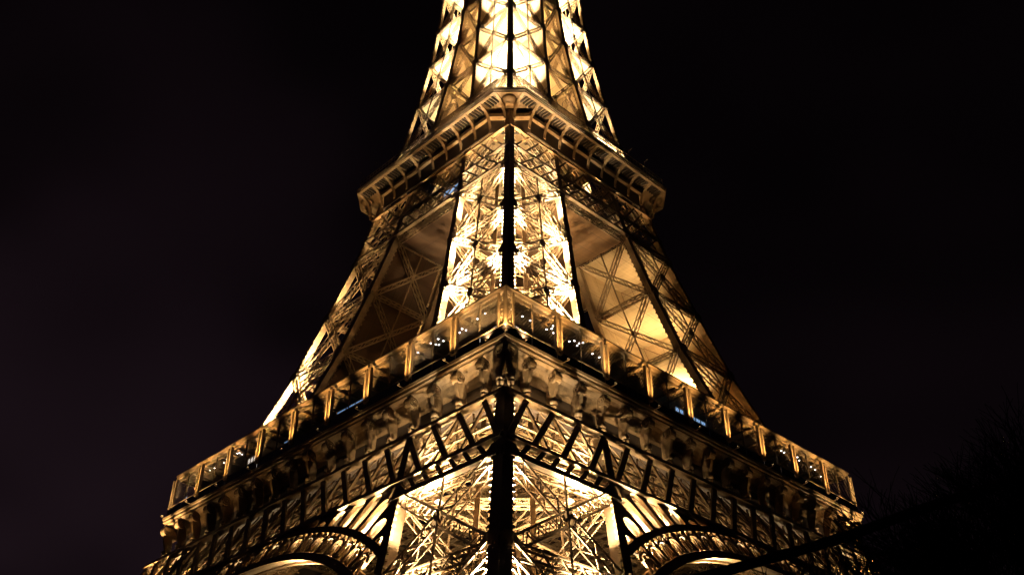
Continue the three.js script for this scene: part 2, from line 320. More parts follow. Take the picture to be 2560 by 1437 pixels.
// ---- first platform
const first = group('first_gallery', tower), HF = 35.35, HR = 34.82, PITCH = 7.7, NP = 9;
{
  const frieze = group('first_frieze', tower);
  for (let f = 0; f < 4; f++) {
    put('balcony_edge', moulding(f, [[33.2, 57.55], [HF, 57.63], [HF, 57.28], [HF - 0.16, 57.22], [HF - 0.1, 56.86], [HF - 0.34, 56.74], [HF - 0.34, 56.55], [33.2, 56.5]], square), M.iron, first);
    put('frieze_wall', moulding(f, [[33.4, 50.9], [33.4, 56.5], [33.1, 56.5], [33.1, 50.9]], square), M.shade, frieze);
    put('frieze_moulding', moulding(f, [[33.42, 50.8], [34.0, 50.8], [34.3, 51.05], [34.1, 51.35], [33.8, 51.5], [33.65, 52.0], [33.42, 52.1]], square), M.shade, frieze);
    // floor slab ring and joists
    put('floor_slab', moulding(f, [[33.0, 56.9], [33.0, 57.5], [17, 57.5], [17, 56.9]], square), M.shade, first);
    // consoles and coves
    const S = 3.89, K = 18;
    for (let k = 0; k <= K; k++) {
      const s = -35.0 + S * k; if ((k === 0 || k === K) && f > 1) continue;
      if (k < K) { // cove between consoles: vault rising from the wall to the balcony lip, round-headed
        const g = new G(), A = 7, B = 6, pt = (i, j) => { const u = i / A, t = j / B, x = Math.abs(2 * u - 1), drop = 1.1 * Math.pow(x, 3.2), o = 33.45 + 1.5 * (1 - Math.cos(t * Math.PI / 2)), top = 56.5 - drop * (1 - t) ; return FACE[f](s + S * u, 54.3 + (top - 54.3) * Math.sin(t * Math.PI / 2) - 0.0, o); };
        for (let i = 0; i < A; i++) for (let j = 0; j < B; j++) g.quad(pt(i, j), pt(i + 1, j), pt(i + 1, j + 1), pt(i, j + 1));
        put('frieze_cove', g, M.iron, frieze);
      }
      put('console', consoleGeo(f, s, k === 0 || k === K ? 1 : 0), M.iron, frieze);
    }
  }
  function consoleGeo(f, s, isCorner) {
    const g = new G(), F = FACE[f], w = 0.40, R = 0.66, oc = 34.55, yc = 55.7;
    // scroll: a drum with raised spiral rims on both sides
    const N = 14;
    for (let k = 0; k < N; k++) { const a = k / N * 2 * Math.PI, b = (k + 1) / N * 2 * Math.PI, p = (t, sx, r = R) => F(s + sx, yc + r * Math.sin(t), oc + r * Math.cos(t)); g.quad(p(a, -w), p(b, -w), p(b, w), p(a, w)); for (const x of [-w, w]) g.tri(p(a, x), p(b, x), F(s + x, yc, oc)); }
    for (const x of [-1, 1]) { let prev; for (let k = 0; k <= 22; k++) { const t = k / 22, a = 1.2 + t * 4.4 * Math.PI * -1, r = R * (1.02 - 0.8 * t), q = F(s + x * (w + 0.05), yc + r * Math.sin(a), oc + r * Math.cos(a)); if (prev) g.bar(prev, q, 0.12, 0.12, OUT[f], false); prev = q; } }
    // stem: tapers down and back to the wall
    const prof = [[56.5, 35.0, 33.4], [56.15, 34.9, 33.4], [55.3, 34.9, 33.4], [54.4, 34.75, 33.4], [53.5, 34.45, 33.4], [52.8, 34.3, 33.4]];
    for (let k = 0; k < prof.length - 1; k++) { const [y0, a0, b0] = prof[k], [y1, a1, b1] = prof[k + 1], w0 = 0.30 - 0.03 * k, w1 = 0.27 - 0.03 * k; const q = (x, y, o) => F(s + x, y, o);
      g.quad(q(-w0, y0, a0), q(w0, y0, a0), q(w1, y1, a1), q(-w1, y1, a1)); for (const x of [-1, 1]) g.quad(q(x * w0, y0, b0), q(x * w0, y0, a0), q(x * w1, y1, a1), q(x * w1, y1, b1)); }
    // acanthus flare under the scroll and pendant bells at the foot
    const ring = (y, r) => Array.from({ length: 8 }, (_, k) => F(s + r * Math.cos(k * Math.PI / 4), y, 34.25 + r * Math.sin(k * Math.PI / 4)));
    const bell = [[53.0, 0.20], [52.9, 0.46], [52.7, 0.46], [52.55, 0.30], [52.35, 0.40], [52.1, 0.34], [51.95, 0.18], [51.7, 0.26], [51.45, 0.2], [51.3, 0.05]];
    for (let k = 0; k < bell.length - 1; k++) { const A = ring(...bell[k]), B = ring(...bell[k + 1]); for (let m = 0; m < 8; m++) g.quad(A[m], A[(m + 1) % 8], B[(m + 1) % 8], B[m]); }
    return g;
  }

  for (let f = 0; f < 4; f++) {
    const vis = f < 2;
    // canopy: rounded lip, thin roof, soffit
    const lip = []; for (let k = 0; k <= 8; k++) { const a = -Math.PI / 2 + k / 8 * Math.PI; lip.push([HR - 0.42 + 0.42 * Math.cos(a) * (k < 4 ? 0.8 : 1), 63.98 + 0.43 * Math.sin(a)]); }
    put('canopy', moulding(f, [[27.5, 63.4], [HR - 0.75, 63.4], [HR - 0.72, 63.22], [HR - 0.5, 63.22], ...lip, [27.5, 65.0]], square), M.iron, first);
    // pavilion wall behind
    put('pavilion_wall', moulding(f, [[27.0, 57.5], [27.0, 63.4], [26.8, 63.4], [26.8, 57.5]], square), M.wall, first);
    put('handrail', moulding(f, [[34.92, 59.02], [35.06, 59.02], [35.06, 59.12], [34.92, 59.12]], square), M.iron, first);
    for (let k = 0; k < 18; k++) { const s0 = -35 + k * 70 / 18; put('railing_panel', new G().bar(FACE[f](s0 + 0.06, 58.35, 35.0), FACE[f](s0 + 70 / 18 - 0.06, 58.35, 35.0), 0.05, 1.25), M.glass, first); }
    if (!vis) continue;
    for (let k = 0; k <= NP; k++) {
      const s = -34.65 + PITCH * k, F = FACE[f]; if (k === NP) { if (f === 0) cornerPost(); continue; } if (k === 0) { cornerTriple(f); continue; }
      // U-shaped double post
      const g = new G(), o = 35.0, r = 0.38, y0 = 58.85, y1 = 63.25, pth = []; pth.push([-r, y1]); for (let m = 0; m <= 8; m++) { const a = Math.PI + m / 8 * Math.PI; pth.push([r * Math.cos(a), y0 + 0.32 * Math.sin(a)]); } pth.push([r, y1]);
      for (let m = 0; m < pth.length - 1; m++) { const end = m === 0 || m === pth.length - 2; g.bar(F(s + pth[m][0], pth[m][1], o), F(s + pth[m + 1][0], pth[m + 1][1], o), end ? 0.24 : 0.22, 0.4, OUT[f]); }
      for (let y = 59.1; y < 63; y += 0.34) g.bar(F(s - r, y, o), F(s + r, y + 0.8 > 63.2 ? 63.2 : y + 0.8, o), 0.035, 0.035, OUT[f], false);
      put('double_post', g, M.iron, first);
      // foot lamp
      put('lamp_arm', new G().bar(F(s, 57.3, 35.2), F(s, 57.3, 36.4), 0.08, 0.08), M.iron, first); flood(first, F(s, 57.5, 36.35), add([0, 1, 0], mul(OUT[f], -0.17)), 1000, 0.5, 1.0, [1, 0.60, 0.22], 0.16, 4);
      // thin post halfway
      put('thin_post', new G().bar(F(s - PITCH / 2, 59.1, 34.8), F(s - PITCH / 2, 63.3, 34.8), 0.14, 0.14, OUT[f]), M.iron, first);
    }
    put('thin_post', new G().bar(FACE[f](-34.65 + PITCH * 8.5, 59.1, 34.8), FACE[f](-34.65 + PITCH * 8.5, 63.3, 34.8), 0.14, 0.14, OUT[f]), M.iron, first);
    // diagonal wire mesh, bay by bay
    for (let k = 0; k < NP; k++) {
      const s0 = -34.65 + PITCH * k + 0.55, s1 = s0 + PITCH - 1.1, F = FACE[f], g = new G(), st = 0.36, y0 = 59.1, y1 = 63.3, H = y1 - y0, lean = f ? -1 : 1;
      for (let s = s0 - H * 0.75; s < s1 + H * 0.75; s += st) for (const dirn of [lean]) {
        let a = s, ya = y0, b = s + dirn * H * 0.75, yb = y1; const cl = (S) => ya + (yb - ya) * (S - a) / (b - a);
        let A = a, B = b; const lo = Math.min(A, B), hi = Math.max(A, B); if (hi < s0 || lo > s1) continue; A = Math.max(s0, Math.min(s1, A)); B = Math.max(s0, Math.min(s1, B));
        if (Math.abs(A - B) < 0.05) continue; g.bar(F(A, cl(A), 34.78), F(B, cl(B), 34.78), 0.032, 0.032, OUT[f], false);
      }
      put('wire_mesh', g, M.wire, first);
      // soffit bracket frames
      const b = new G(), sm2 = s0 + PITCH / 2 - 0.55;
      for (const q of [s0 + 0.2, sm2, s1 - 0.6]) { b.bar(F(q, 63.15, 34.2), F(q, 63.1, 28), 0.16, 0.3, [0, 1, 0], false); b.bar(F(q - 0.8, 62.95, 33.4), F(q + 0.8, 63.3, 32.6), 0.08, 0.08, [0, 1, 0], false); b.bar(F(q - 0.8, 63.3, 32.6), F(q + 0.8, 62.95, 33.4), 0.08, 0.08, [0, 1, 0], false); }
      b.bar(F(s0, 63.0, 33.0), F(s1, 63.0, 33.0), 0.1, 0.12, [0, 1, 0], false); put('soffit_frame', b, M.iron, first);
    }
  }
  function cornerTriple(f) { const F = FACE[f], g = new G(); for (const d of [0.15, 1.0]) g.bar(F(-34.8 + d, 58.9, 35.0), F(-34.8 + d, 63.25, 35.0), 0.2, 0.2, OUT[f]); for (let y = 59; y < 62.8; y += 0.34) g.bar(F(-34.65, y, 35), F(-33.8, y + 0.6, 35), 0.04, 0.04, OUT[f], false); put('corner_post', g, M.iron, first); flood(first, F(-34.7, 57.7, 35.8), [0, 1, 0], 600, 0.4, 1.0, [1, 0.66, 0.30], 0.16, 4); }
  function cornerPost() {
    const g = new G(), q = 34.95; g.bar([q, 58.9, q], [q, 63.3, q], 0.26, 0.26); g.bar([q - 1.05, 58.9, q + 0.02], [q - 1.05, 63.3, q + 0.02], 0.24, 0.24); g.bar([q + 0.02, 58.9, q - 1.05], [q + 0.02, 63.3, q - 1.05], 0.24, 0.24);
    for (let y = 59; y < 63; y += 0.3) { g.bar([q - 1.05, y, q], [q, Math.min(63.2, y + 0.7), q], 0.04, 0.04, [0, 0, 1], false); g.bar([q, y, q - 1.05], [q, Math.min(63.2, y + 0.7), q], 0.04, 0.04, [1, 0, 0], false); }
    put('corner_post', g, M.iron, first);
    flood(first, [35.3, 58.05, 35.3], [-0.1, 1, -0.1], 420, 1.05, 0.8, [1, 0.62, 0.24], 0.18, 4);
    flood(first, [32.4, 58.05, 35.3], [0, 1, -0.15], 330, 1.05, 0.8, [1, 0.66, 0.30], 0.18, 4);
    flood(first, [35.3, 58.05, 32.4], [-0.15, 1, 0], 330, 1.05, 0.8, [1, 0.66, 0.30], 0.18, 4);
  }
  // downlights under the canopy
  const dl = [[30.8, 34.0], [29.4, 33.9], [26.7, 33.7], [26.8, 33.2], [25.9, 33.4], [23.2, 34.2], [21.9, 34.2], [23.3, 33.5], [22.3, 33.3], [22.1, 33.6], [19.3, 33.9], [33.4, 32.5], [33.2, 30.7], [33.2, 29.5], [33.2, 26.9], [33.7, 26.6], [33.2, 25.8], [34.2, 26.9], [33.2, 23.2], [33.7, 22.9], [33.7, 22.1], [33.2, 21.9], [34.1, 21.9], [33.2, 19.3], [33.2, 18.1], [-18.8, 34.2], [-18.4, 34.1], [-18.6, 33.6], [-21.5, 34.2], [-22.7, 33.9], [-25.2, 33.9], [-26.3, 34.0], [33.8, -18.5], [33.8, -19.2], [33.8, -22.9], [34.2, -21.8], [33.8, -25.9], [33.7, -27.2], [33.0, -29.8]];
  for (const [a, b] of dl) { const h = put('downlight', new G().disc([a, 62.66, b], [0, 1, 0], 0.12, 0.1, 8), M.iron, first); put('glow_disc', new G().disc([a, 62.58, b], [0, -1, 0], 0.1, 0.04, 8), M.spark, h); }
  // lit windows, screens behind the railing; glowing panels standing in for the leg
  const win = (f, s0, s1, y0, y1, o, mat, name = 'window_or_glow', bars = 2) => {
    const F = FACE[f], fr = new G(); fr.bar(F(s0, y0, o), F(s1, y0, o), 0.1, 0.1); fr.bar(F(s0, y1, o), F(s1, y1, o), 0.1, 0.1); for (let k = 0; k <= bars; k++) { const s = s0 + (s1 - s0) * k / bars; fr.bar(F(s, y0, o), F(s, y1, o), 0.08, 0.1, OUT[f]); }
    const m = put(name, fr, M.iron, first); put('glow_pane', new G().quad(F(s0, y0, o - 0.05), F(s1, y0, o - 0.05), F(s1, y1, o - 0.05), F(s0, y1, o - 0.05)), mat, m);
  };
  win(0, 31.4, 32.6, 59.6, 60.8, 33.4, M.white); win(0, 28.2, 31.0, 59.75, 60.5, 33.4, M.white); win(1, 31.4, 32.6, 59.6, 60.8, 33.4, M.white); win(1, 26.6, 31.0, 59.7, 60.6, 33.4, M.white, 'window_or_glow', 3);  // white panels added here in place of the floodlit leg seen behind
  win(1, 2.9, 4.6, 59.3, 61.1, 33.5, M.blue, 'window_or_glow', 2); win(1, -1.6, 1.6, 59.3, 61.0, 33.5, M.blue, 'window_or_glow', 3); win(1, -5.0, -3.6, 59.3, 60.2, 33.5, M.blue); win(1, -15.4, -12.4, 59.2, 60.4, 33.6, M.white, 'window_or_glow', 2);
  win(0, -17.4, -14.6, 59.4, 61.6, 33.2, M.white, 'window_or_glow', 4); win(0, 2.6, 8.4, 61.0, 61.35, 33.0, M.blue, 'window_or_glow', 3); win(0, -9, -6.8, 61.0, 61.3, 33.0, M.blue);  // the white one is a glowing stand-in for lit lattice
  win(0, -35.0, -34.2, 58.4, 59.5, 34.75, M.blue, 'display_screen', 2); win(0, -31.2, -30.1, 58.5, 59.7, 34.7, M.blue, 'display_screen', 1);
}
// underside of the first floor: beams between and inside the legs
for (let k = -7; k <= 7; k++) { const s = k * 4.6; for (const f of [0, 1]) put('floor_beam', new G().truss(FACE[f](s, 55.9 - f * 0.5, -33), FACE[f](s, 55.9 - f * 0.5, 33), [0, 1, 0], 0.5, 1.2, 0.16, 0.12, 1.3), M.iron, first); }

// ---- first girder ring (inclined with the legs), arches below it
{
  for (let f = 0; f < 4; f++) {
    const gird = group('girder', tower), F = FACE[f], vis = f < 2, P = (s, y, d = 0) => F(s, y, hh(y) - d), n = nrm(add(OUT[f], [0, 0.52, 0])), all = new G();
    const emit = (name, g) => { if (vis) put(name, g, M.iron, gird); else { const o = all.p.length / 3; for (const v of g.p) all.p.push(v); for (const v of g.n) all.n.push(v); for (const v of g.u) all.u.push(v); for (const v of g.i) all.i.push(v + o); } };
    const yT = 50.3, yM = 42.75, yB = 40.2;
    emit('top_chord', new G().bar(P(-hh(yT), yT), P(hh(yT), yT), 0.7, 0.8, n)); emit('middle_chord', new G().bar(P(-hh(yM), yM), P(hh(yM), yM), 0.6, 0.7, n));
    for (const s of [-1, 1]) emit('bottom_chord', new G().bar(P(s * (hh(yB) - 0.5), yB), P(s * (hh(yB) - ww(yB)), yB), 0.6, 0.6, n));
    const S = 3.89, cl = (x, y) => Math.max(-hh(y) + 0.6, Math.min(hh(y) - 0.6, x));
    for (let k = -11; k <= 11; k++) {
      const a = k * S - 1.9;
      if (Math.abs(a) > 36) continue;
      if (Math.abs(a + 1.82 * S) < 41) emit('lattice_bar', new G().bar(P(a, yT), P(cl(a + 1.82 * S, yM), yM), 0.62, 0.3, n));
      emit('lattice_post', new G().bar(P(a, yT, 0.34), P(cl(a + 0.25, yM), yM, 0.34), 0.36, 0.24, n));
      if (a < 12 && a > -34) emit('lattice_bar', new G().bar(P(a, yT, 0.64), P(cl(a - 1.82 * S, yM), yM, 0.64), 0.3, 0.22, n));
    }
    for (let x = -40; x <= 40; x += 2.6) for (const dir of [-1, 1]) { const b = x + dir * 5.2; if (Math.abs(x) > 35 || Math.abs(b) > 38.6) continue; emit('lattice_rod', new G().bar(P(x, yT, 1.05 + 0.12 * dir), P(b, yM, 1.05 + 0.12 * dir), 0.17, 0.14, n)); }
    for (const sgn of [-1, 1]) for (let k = 0; k < 8; k++) { const x = 25.0 + k * 1.96; if (x + 2.7 > hh(yB)) continue; emit('lattice_bar', new G().bar(P(sgn * x, yM), P(sgn * (x + 2.75), yB), 0.46, 0.3, n)); }
    for (const y of [41.2, 41.9]) for (const sgn of [-1, 1]) emit('lattice_rail', new G().bar(P(sgn * 26, y, 0.5), P(sgn * (hh(y) - 1), y, 0.5), 0.16, 0.16, n));
    for (const y of [44.6, 46.4, 48.2]) emit('lattice_rail', new G().bar(P(-hh(y) + 1, y, 0.9), P(hh(y) - 1, y, 0.9), 0.3, 0.2, n));
    // inner laced trusses behind the lattice
    for (const [y, d] of [[48.6, 4.5], [44.4, 4.5]]) emit('inner_truss', new G().truss(P(-30, y, d), P(30, y, d), OUT[f], 1.5, 1.0, 0.16, 0.12, 1.6));
    if (!vis) { put('rear_lattice', all, M.iron, gird, 'stuff'); }
    // arch
    const arch = group('arch', tower), yc = -8, rO = 51.2, rI = 47.3, A0 = 0.62, dp = 1.5;
    const Q = (th, r, d = 0) => { const s = r * Math.sin(th), y = yc + r * Math.cos(th); return F(s, y, hh(y) - d); };
    const ringBand = (r0, r1, d0, d1, N = 48, A0 = 0.62) => { const g = new G(); for (let k = 0; k < N; k++) { const a = -A0 + 2 * A0 * k / N, b = -A0 + 2 * A0 * (k + 1) / N; const q = (t, r, d) => Q(t, r, d); g.quad(q(a, r0, d0), q(b, r0, d0), q(b, r1, d0), q(a, r1, d0)); g.quad(q(a, r0, d1), q(b, r0, d1), q(b, r1, d1), q(a, r1, d1)); g.quad(q(a, r0, d0), q(b, r0, d0), q(b, r0, d1), q(a, r0, d1)); g.quad(q(a, r1, d0), q(b, r1, d0), q(b, r1, d1), q(a, r1, d1)); } return g; };
    put('outer_rim', ringBand(rO - 0.75, rO, 0, 0.5), M.iron, arch); put('inner_rim', ringBand(rI, rI + 0.85, 0, 0.5), M.iron, arch);
    put('arch_soffit', ringBand(rI + 0.25, rI + 0.3, 0.5, dp), M.cloth, arch); put('rear_rim', ringBand(rI, rI + 0.85, dp, dp + 0.4), M.iron, arch);
    put('added_backing', ringBand(rI + 0.9, rO + 3.4, dp + 0.5, dp + 0.54, 48, 0.53), M.cloth, arch);  // pale sheet added behind the openings so that they look lit
    if (!vis) continue;
    // ornament between the rims: radial slots, each with a little arch, a scroll and a leaf
    const st = 0.0525, NN = Math.floor(A0 / st);
    for (let k = -NN; k <= NN; k++) {
      const t = k * st, g = new G(), r0 = rI + 0.85, r1 = rO - 0.75, w = st * 0.5, bar = (a, ra, b, rb, th = 0.16) => g.bar(Q(a, ra, 0.15), Q(b, rb, 0.15), th, 0.22, n, false);
      bar(t - w, r0, t - w, r1, 0.55); bar(t, r0, t, r0 + 1.6, 0.12);
      let prev; for (let m = 0; m <= 8; m++) { const a = m / 8 * Math.PI, q = [t - Math.cos(a) * w * 0.72, r0 + 1.35 + Math.sin(a) * 0.45]; if (prev) bar(prev[0], prev[1], q[0], q[1], 0.2); prev = q; }
      prev = null; for (let m = 0; m <= 12; m++) { const a = m / 12 * Math.PI * 2.6, rr = 0.30 - 0.02 * m, q = [t + Math.cos(a) * rr / 49, r1 - 0.32 + Math.sin(a) * rr]; if (prev) bar(prev[0], prev[1], q[0], q[1], 0.09); prev = q; }
      bar(t - w * 0.9, r1 - 0.02, t - w * 0.35, r1 - 0.55, 0.12); bar(t + w * 0.9, r1 - 0.02, t + w * 0.35, r1 - 0.55, 0.12);
      bar(t - w * 0.7, r0 + 0.1, t - w * 0.25, r0 + 1.2, 0.1); bar(t + w * 0.7, r0 + 0.1, t + w * 0.25, r0 + 1.2, 0.1); g.disc(Q(t - w * 0.5, r0 + 0.35, 0.15), n, 0.2, 0.2, 6);
      put('arch_ornament', g, M.iron, arch);
    }
    // spandrels: a plate with long round-ended radial openings between outer rim, girder and leg
    for (const sg of [-1, 1]) {
      const g = new G(), flat = (th, r) => Q(sg * th, r, 0.1), pan = new G();
      const tops = [[0.265, 51.8], [0.318, 53.0], [0.3705, 54.4], [0.423, 55.2], [0.4755, 54.9], [0.528, 53.2], [0.5805, 51.9]];
      const wdt = 0.0190, st2 = 0.0525, rb = rO + 0.15, rmax = (th) => Math.min((42.75 - yc) / Math.cos(th), 62);
      for (const [th, rt] of tops) {
        // solid web left of the opening, and the rounded head
        const a0 = th - st2 / 2, a1 = th - wdt, b0 = th + wdt, b1 = th + st2 / 2, RM = (a) => { let r = rO; while (r < 62 && yc + r * Math.cos(a) < 42.75 && r * Math.sin(a) < hh(yc + r * Math.cos(a)) - ww(yc + r * Math.cos(a)) + 0.4) r += 0.05; return Math.max(r, rO - 0.2); };
        const strip = (x0, x1, r0f, r1f, N = 6) => { for (let m = 0; m < N; m++) { const p = x0 + (x1 - x0) * m / N, q = x0 + (x1 - x0) * (m + 1) / N; for (const d of [0, 0.4]) g.quad(Q(sg * p, r0f(p), 0.05 + d), Q(sg * q, r0f(q), 0.05 + d), Q(sg * q, r1f(q), 0.05 + d), Q(sg * p, r1f(p), 0.05 + d)); g.quad(Q(sg * p, r0f(p), 0.05), Q(sg * q, r0f(q), 0.05), Q(sg * q, r0f(q), 0.45), Q(sg * p, r0f(p), 0.45)); } };
        strip(a0, a1, () => rO - 0.2, RM, 1); strip(b0, b1, () => rO - 0.2, RM, 1);
        const head = (x) => rt - 0.9 + 0.9 * Math.sqrt(Math.max(0, 1 - Math.pow((x - th) / wdt, 2)));
        strip(a1, b0, head, RM, 8);
        for (const x of [a1, b0]) g.quad(Q(sg * x, rO, 0.05), Q(sg * x, rO, 0.45), Q(sg * x, rt - 0.9, 0.45), Q(sg * x, rt - 0.9, 0.05));
      }
      put('spandrel', g, M.iron, arch);
    }
    for (const [x, I] of [[-25, 2500], [-13, 700], [13, 1500], [25, 5000]]) flood(lights, F(x, yc + 44.5 * Math.cos(x / 47), hh(34) - 2.4), mul(FACE[f](-0.15 * Math.sign(x), 1, 0), 1), I * 1.2, 1.25, 0.8, [1, 0.76, 0.45], 0.3);
    for (const [th, I] of [[0.52, 260], [0.44, 420], [0.34, 320], [0.22, 190], [0.08, 110], [-0.08, 70], [-0.22, 70], [-0.36, 110], [-0.48, 160]]) { const p = Q(th, rI + 0.6, 1.1); flood(lights, p, sub(Q(th, rO + 2, dp + 0.5), p), I * (f ? 0.9 : 1.1), 1.25, 0.9, [1, 0.74, 0.42], 0.18, 6); }  // lamps added inside the arch to brighten the backing sheet
    for (const [th, I] of [[0.30, 500], [0.40, 900], [0.49, 800]]) { const p = Q(th, rO - 0.3, 0.9); flood(lights, p, sub(Q(th + 0.01, rO + 3.2, dp + 0.5), p), I, 1.2, 0.9, [1, 0.74, 0.42], 0.18, 6); }  // further lamps added to brighten the sheet behind the spandrel openings
  }
}

// ---- second platform
{
  const second = group('second_gallery', tower), H2 = 20.6, C2 = 3.4;
  const oct = (o) => { const d = o - H2; return H2 + d - C2 + 0.414 * d; }; // half length of a long side at offset o
  const chamf = (profile, q) => { // moulding on the chamfer of quadrant q
    const [sa, sb] = q, g = new G(), N = profile.length; for (let k = 0; k < N; k++) { const P = ([o, y]) => [[sa * oct(o), y, sb * o], [sa * o, y, sb * oct(o)]], [a, b] = P(profile[k]), [c, d] = P(profile[(k + 1) % N]); g.quad(a, b, d, c); } return g; };
  const Q4 = Object.values(LEGS);
  const prof = {
    fascia: [[H2 - 0.6, 116.15], [H2 + 0.04, 116.15], [H2 + 0.04, 115.98], [H2 - 0.04, 115.95], [H2, 115.6], [H2 - 0.1, 115.56], [H2 - 0.1, 115.3], [H2 - 0.6, 115.3]],
    gallery_soffit: [[H2 - 0.6, 115.7], [17.4, 115.7], [17.4, 115.9], [H2 - 0.6, 115.9]],
    ledge: [[17.7, 113.9], [18.25, 113.9], [18.25, 114.55], [17.7, 114.55]],
    frieze_wall: [[17.7, 111.3], [17.7, 115.7], [17.5, 115.7], [17.5, 111.3]],
  };
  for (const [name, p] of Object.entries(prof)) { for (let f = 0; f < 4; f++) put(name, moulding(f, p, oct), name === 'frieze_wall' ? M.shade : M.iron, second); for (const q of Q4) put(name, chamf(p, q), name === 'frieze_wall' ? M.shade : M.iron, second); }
  const rib = (foot, tip, side) => { // curved rib from the wall foot up and out to the lip
    const g = new G(), N = 8, dirO = nrm(sub([tip[0], 0, tip[2]], [foot[0], 0, foot[2]])), pts = [];
    for (let k = 0; k <= N; k++) { const t = k / N * Math.PI / 2, L = len(sub([tip[0], 0, tip[2]], [foot[0], 0, foot[2]])); pts.push(add([foot[0], foot[1] + (tip[1] - foot[1]) * Math.sin(t), foot[2]], mul(dirO, L * (1 - Math.cos(t))))); }
    for (let k = 0; k < N; k++) { const w = 0.2, s = mul(side, w), a = pts[k], b = pts[k + 1], up = (p) => { const o = [p[0], tip[1] + 0.1, p[2]]; return o; };
      g.bar(a, b, 0.5, 0.1, cross(side, nrm(sub(b, a))), k === 0); g.quad(a, b, up(b), up(a)); }
    return g;
  };
  for (let f = 0; f < 4; f++) for (let k = 0; k <= 10; k++) { const s = -17.05 + 3.41 * k; put('bracket', rib(FACE[f](s * 0.985, 111.9, 17.75), FACE[f](s, 115.3, 20.35), ALONG[f]), M.iron, second); }
  // joists under the soffit
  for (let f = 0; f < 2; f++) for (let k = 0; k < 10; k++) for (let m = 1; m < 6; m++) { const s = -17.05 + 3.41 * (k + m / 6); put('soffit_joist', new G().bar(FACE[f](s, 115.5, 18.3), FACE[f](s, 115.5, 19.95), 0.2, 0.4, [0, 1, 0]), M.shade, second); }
  // corner shells under the chamfers
  for (const [sa, sb] of Q4) { const g = new THREE.SphereGeometry(1.15, 20, 10, 0, Math.PI * 2, Math.PI / 2, Math.PI / 2); g.scale(1, 0.55, 1); g.translate(sa * 17.75, 115.2, sb * 17.75); put('corner_shell', g, M.iron, second); }
  // deck
  for (let f = 0; f < 4; f++) put('deck', moulding(f, [[16.2, 116.0], [20.0, 116.0], [20.0, 116.1], [16.2, 116.1]], oct), M.iron, second);
  // parapet fence with mesh and curved spikes
  for (let f = 0; f < 4; f++) { const g = new G(); const F = FACE[f]; for (let s = -17; s <= 17.01; s += 0.85) { g.bar(F(s, 116.1, 20.1), F(s, 118.2, 20.0), 0.07, 0.07, OUT[f], false); } for (const y of [116.9, 117.6, 118.2]) g.bar(F(-17.2, y, 20.08), F(17.2, y, 20.08), 0.08, 0.08, OUT[f], false); for (let s = -17; s < 17; s += 0.42) g.bar(F(s, 116.1, 20.04), F(s + 0.8, 118.2, 20.04), 0.03, 0.03, OUT[f], false); put('parapet_fence', g, M.iron, second);
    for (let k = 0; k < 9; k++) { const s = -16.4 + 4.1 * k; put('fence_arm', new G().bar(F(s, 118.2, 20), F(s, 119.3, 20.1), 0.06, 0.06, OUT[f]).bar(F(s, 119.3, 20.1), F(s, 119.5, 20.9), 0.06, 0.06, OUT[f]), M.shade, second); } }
  // inner gallery storey
  for (let f = 0; f < 4; f++) { put('upper_gallery', moulding(f, [[15.6, 119.0], [16.4, 119.0], [16.4, 119.9], [15.6, 119.9]], square), M.iron, second); }

  // girder between the legs
  for (let f = 0; f < 4; f++) {
    const gird = group('upper_girder', tower), F = FACE[f], vis = f < 2, P = (s, y, d = 0) => F(s, y, hh(y) - d), n = nrm(add(OUT[f], [0, 0.25, 0])), all = new G();
    const emit = (name, g) => { if (vis) put(name, g, M.iron, gird); else { const o = all.p.length / 3; for (const v of g.p) all.p.push(v); for (const v of g.n) all.n.push(v); for (const v of g.u) all.u.push(v); for (const v of g.i) all.i.push(v + o); } };
    for (const [name, y, w] of [['top_chord', 111.2, 0.5], ['middle_chord', 106.2, 0.4], ['bottom_chord', 102.0, 0.5]]) emit(name, new G().bar(P(-hh(y), y), P(hh(y), y), w, 0.5, n));
    const S = 2.1;
    for (const [y0, y1, st] of [[111.2, 106.2, S], [106.2, 102.0, S]]) for (let k = -9; k <= 9; k++) for (const dir of [-1, 1]) { const s0 = k * st, s1 = s0 + dir * st * 2; if (Math.abs(s0) > hh(y0) - 0.4 || Math.abs(s1) > hh(y1) - 0.4) continue; emit('lattice_bar', new G().bar(P(s0, y0, dir > 0 ? 0 : 0.2), P(s1, y1, dir > 0 ? 0 : 0.2), 0.26, 0.16, n)); }
    emit('inner_truss', new G().truss(P(-15, 104.5, 2.5), P(15, 104.5, 2.5), OUT[f], 1.2, 0.8, 0.12, 0.1, 1.2)); emit('inner_truss', new G().truss(P(-14, 109, 2.5), P(14, 109, 2.5), OUT[f], 1.2, 0.8, 0.12, 0.1, 1.2));
    emit('eave_truss', new G().truss(P(-9, 101.2, 0.9), P(9, 101.2, 0.9), OUT[f], 0.9, 0.5, 0.1, 0.08, 1.1));
    if (!vis) put('rear_lattice', all, M.iron, gird, 'stuff');
  }
  // tarpaulin ceiling between the legs, below the second platform
  const ceil = group('ceiling_tarpaulin', tower), y = 101.0, a = hh(y) - ww(y) + 0.2, b = hh(y) - 1.2;
  sheet('tarpaulin', [-a, y, a], [a, y, a], [a, y, b], [-a, y, b], 0.3, ceil, 12, M.darkcloth); sheet('tarpaulin', [a, y, -a], [b, y, -a], [b, y, a], [a, y, a], 0.3, ceil, 12, M.tan);
  sheet('tarpaulin', [-a, y, -b], [a, y, -b], [a, y, -a], [-a, y, -a], 0.3, ceil, 12, M.tan); sheet('tarpaulin', [-b, y, -a], [-a, y, -a], [-a, y, a], [-b, y, a], 0.3, ceil, 12, M.darkcloth); sheet('tarpaulin', [-a, y, -a], [a, y, -a], [a, y, a], [-a, y, a], 0.6, ceil, 12, M.darkcloth);
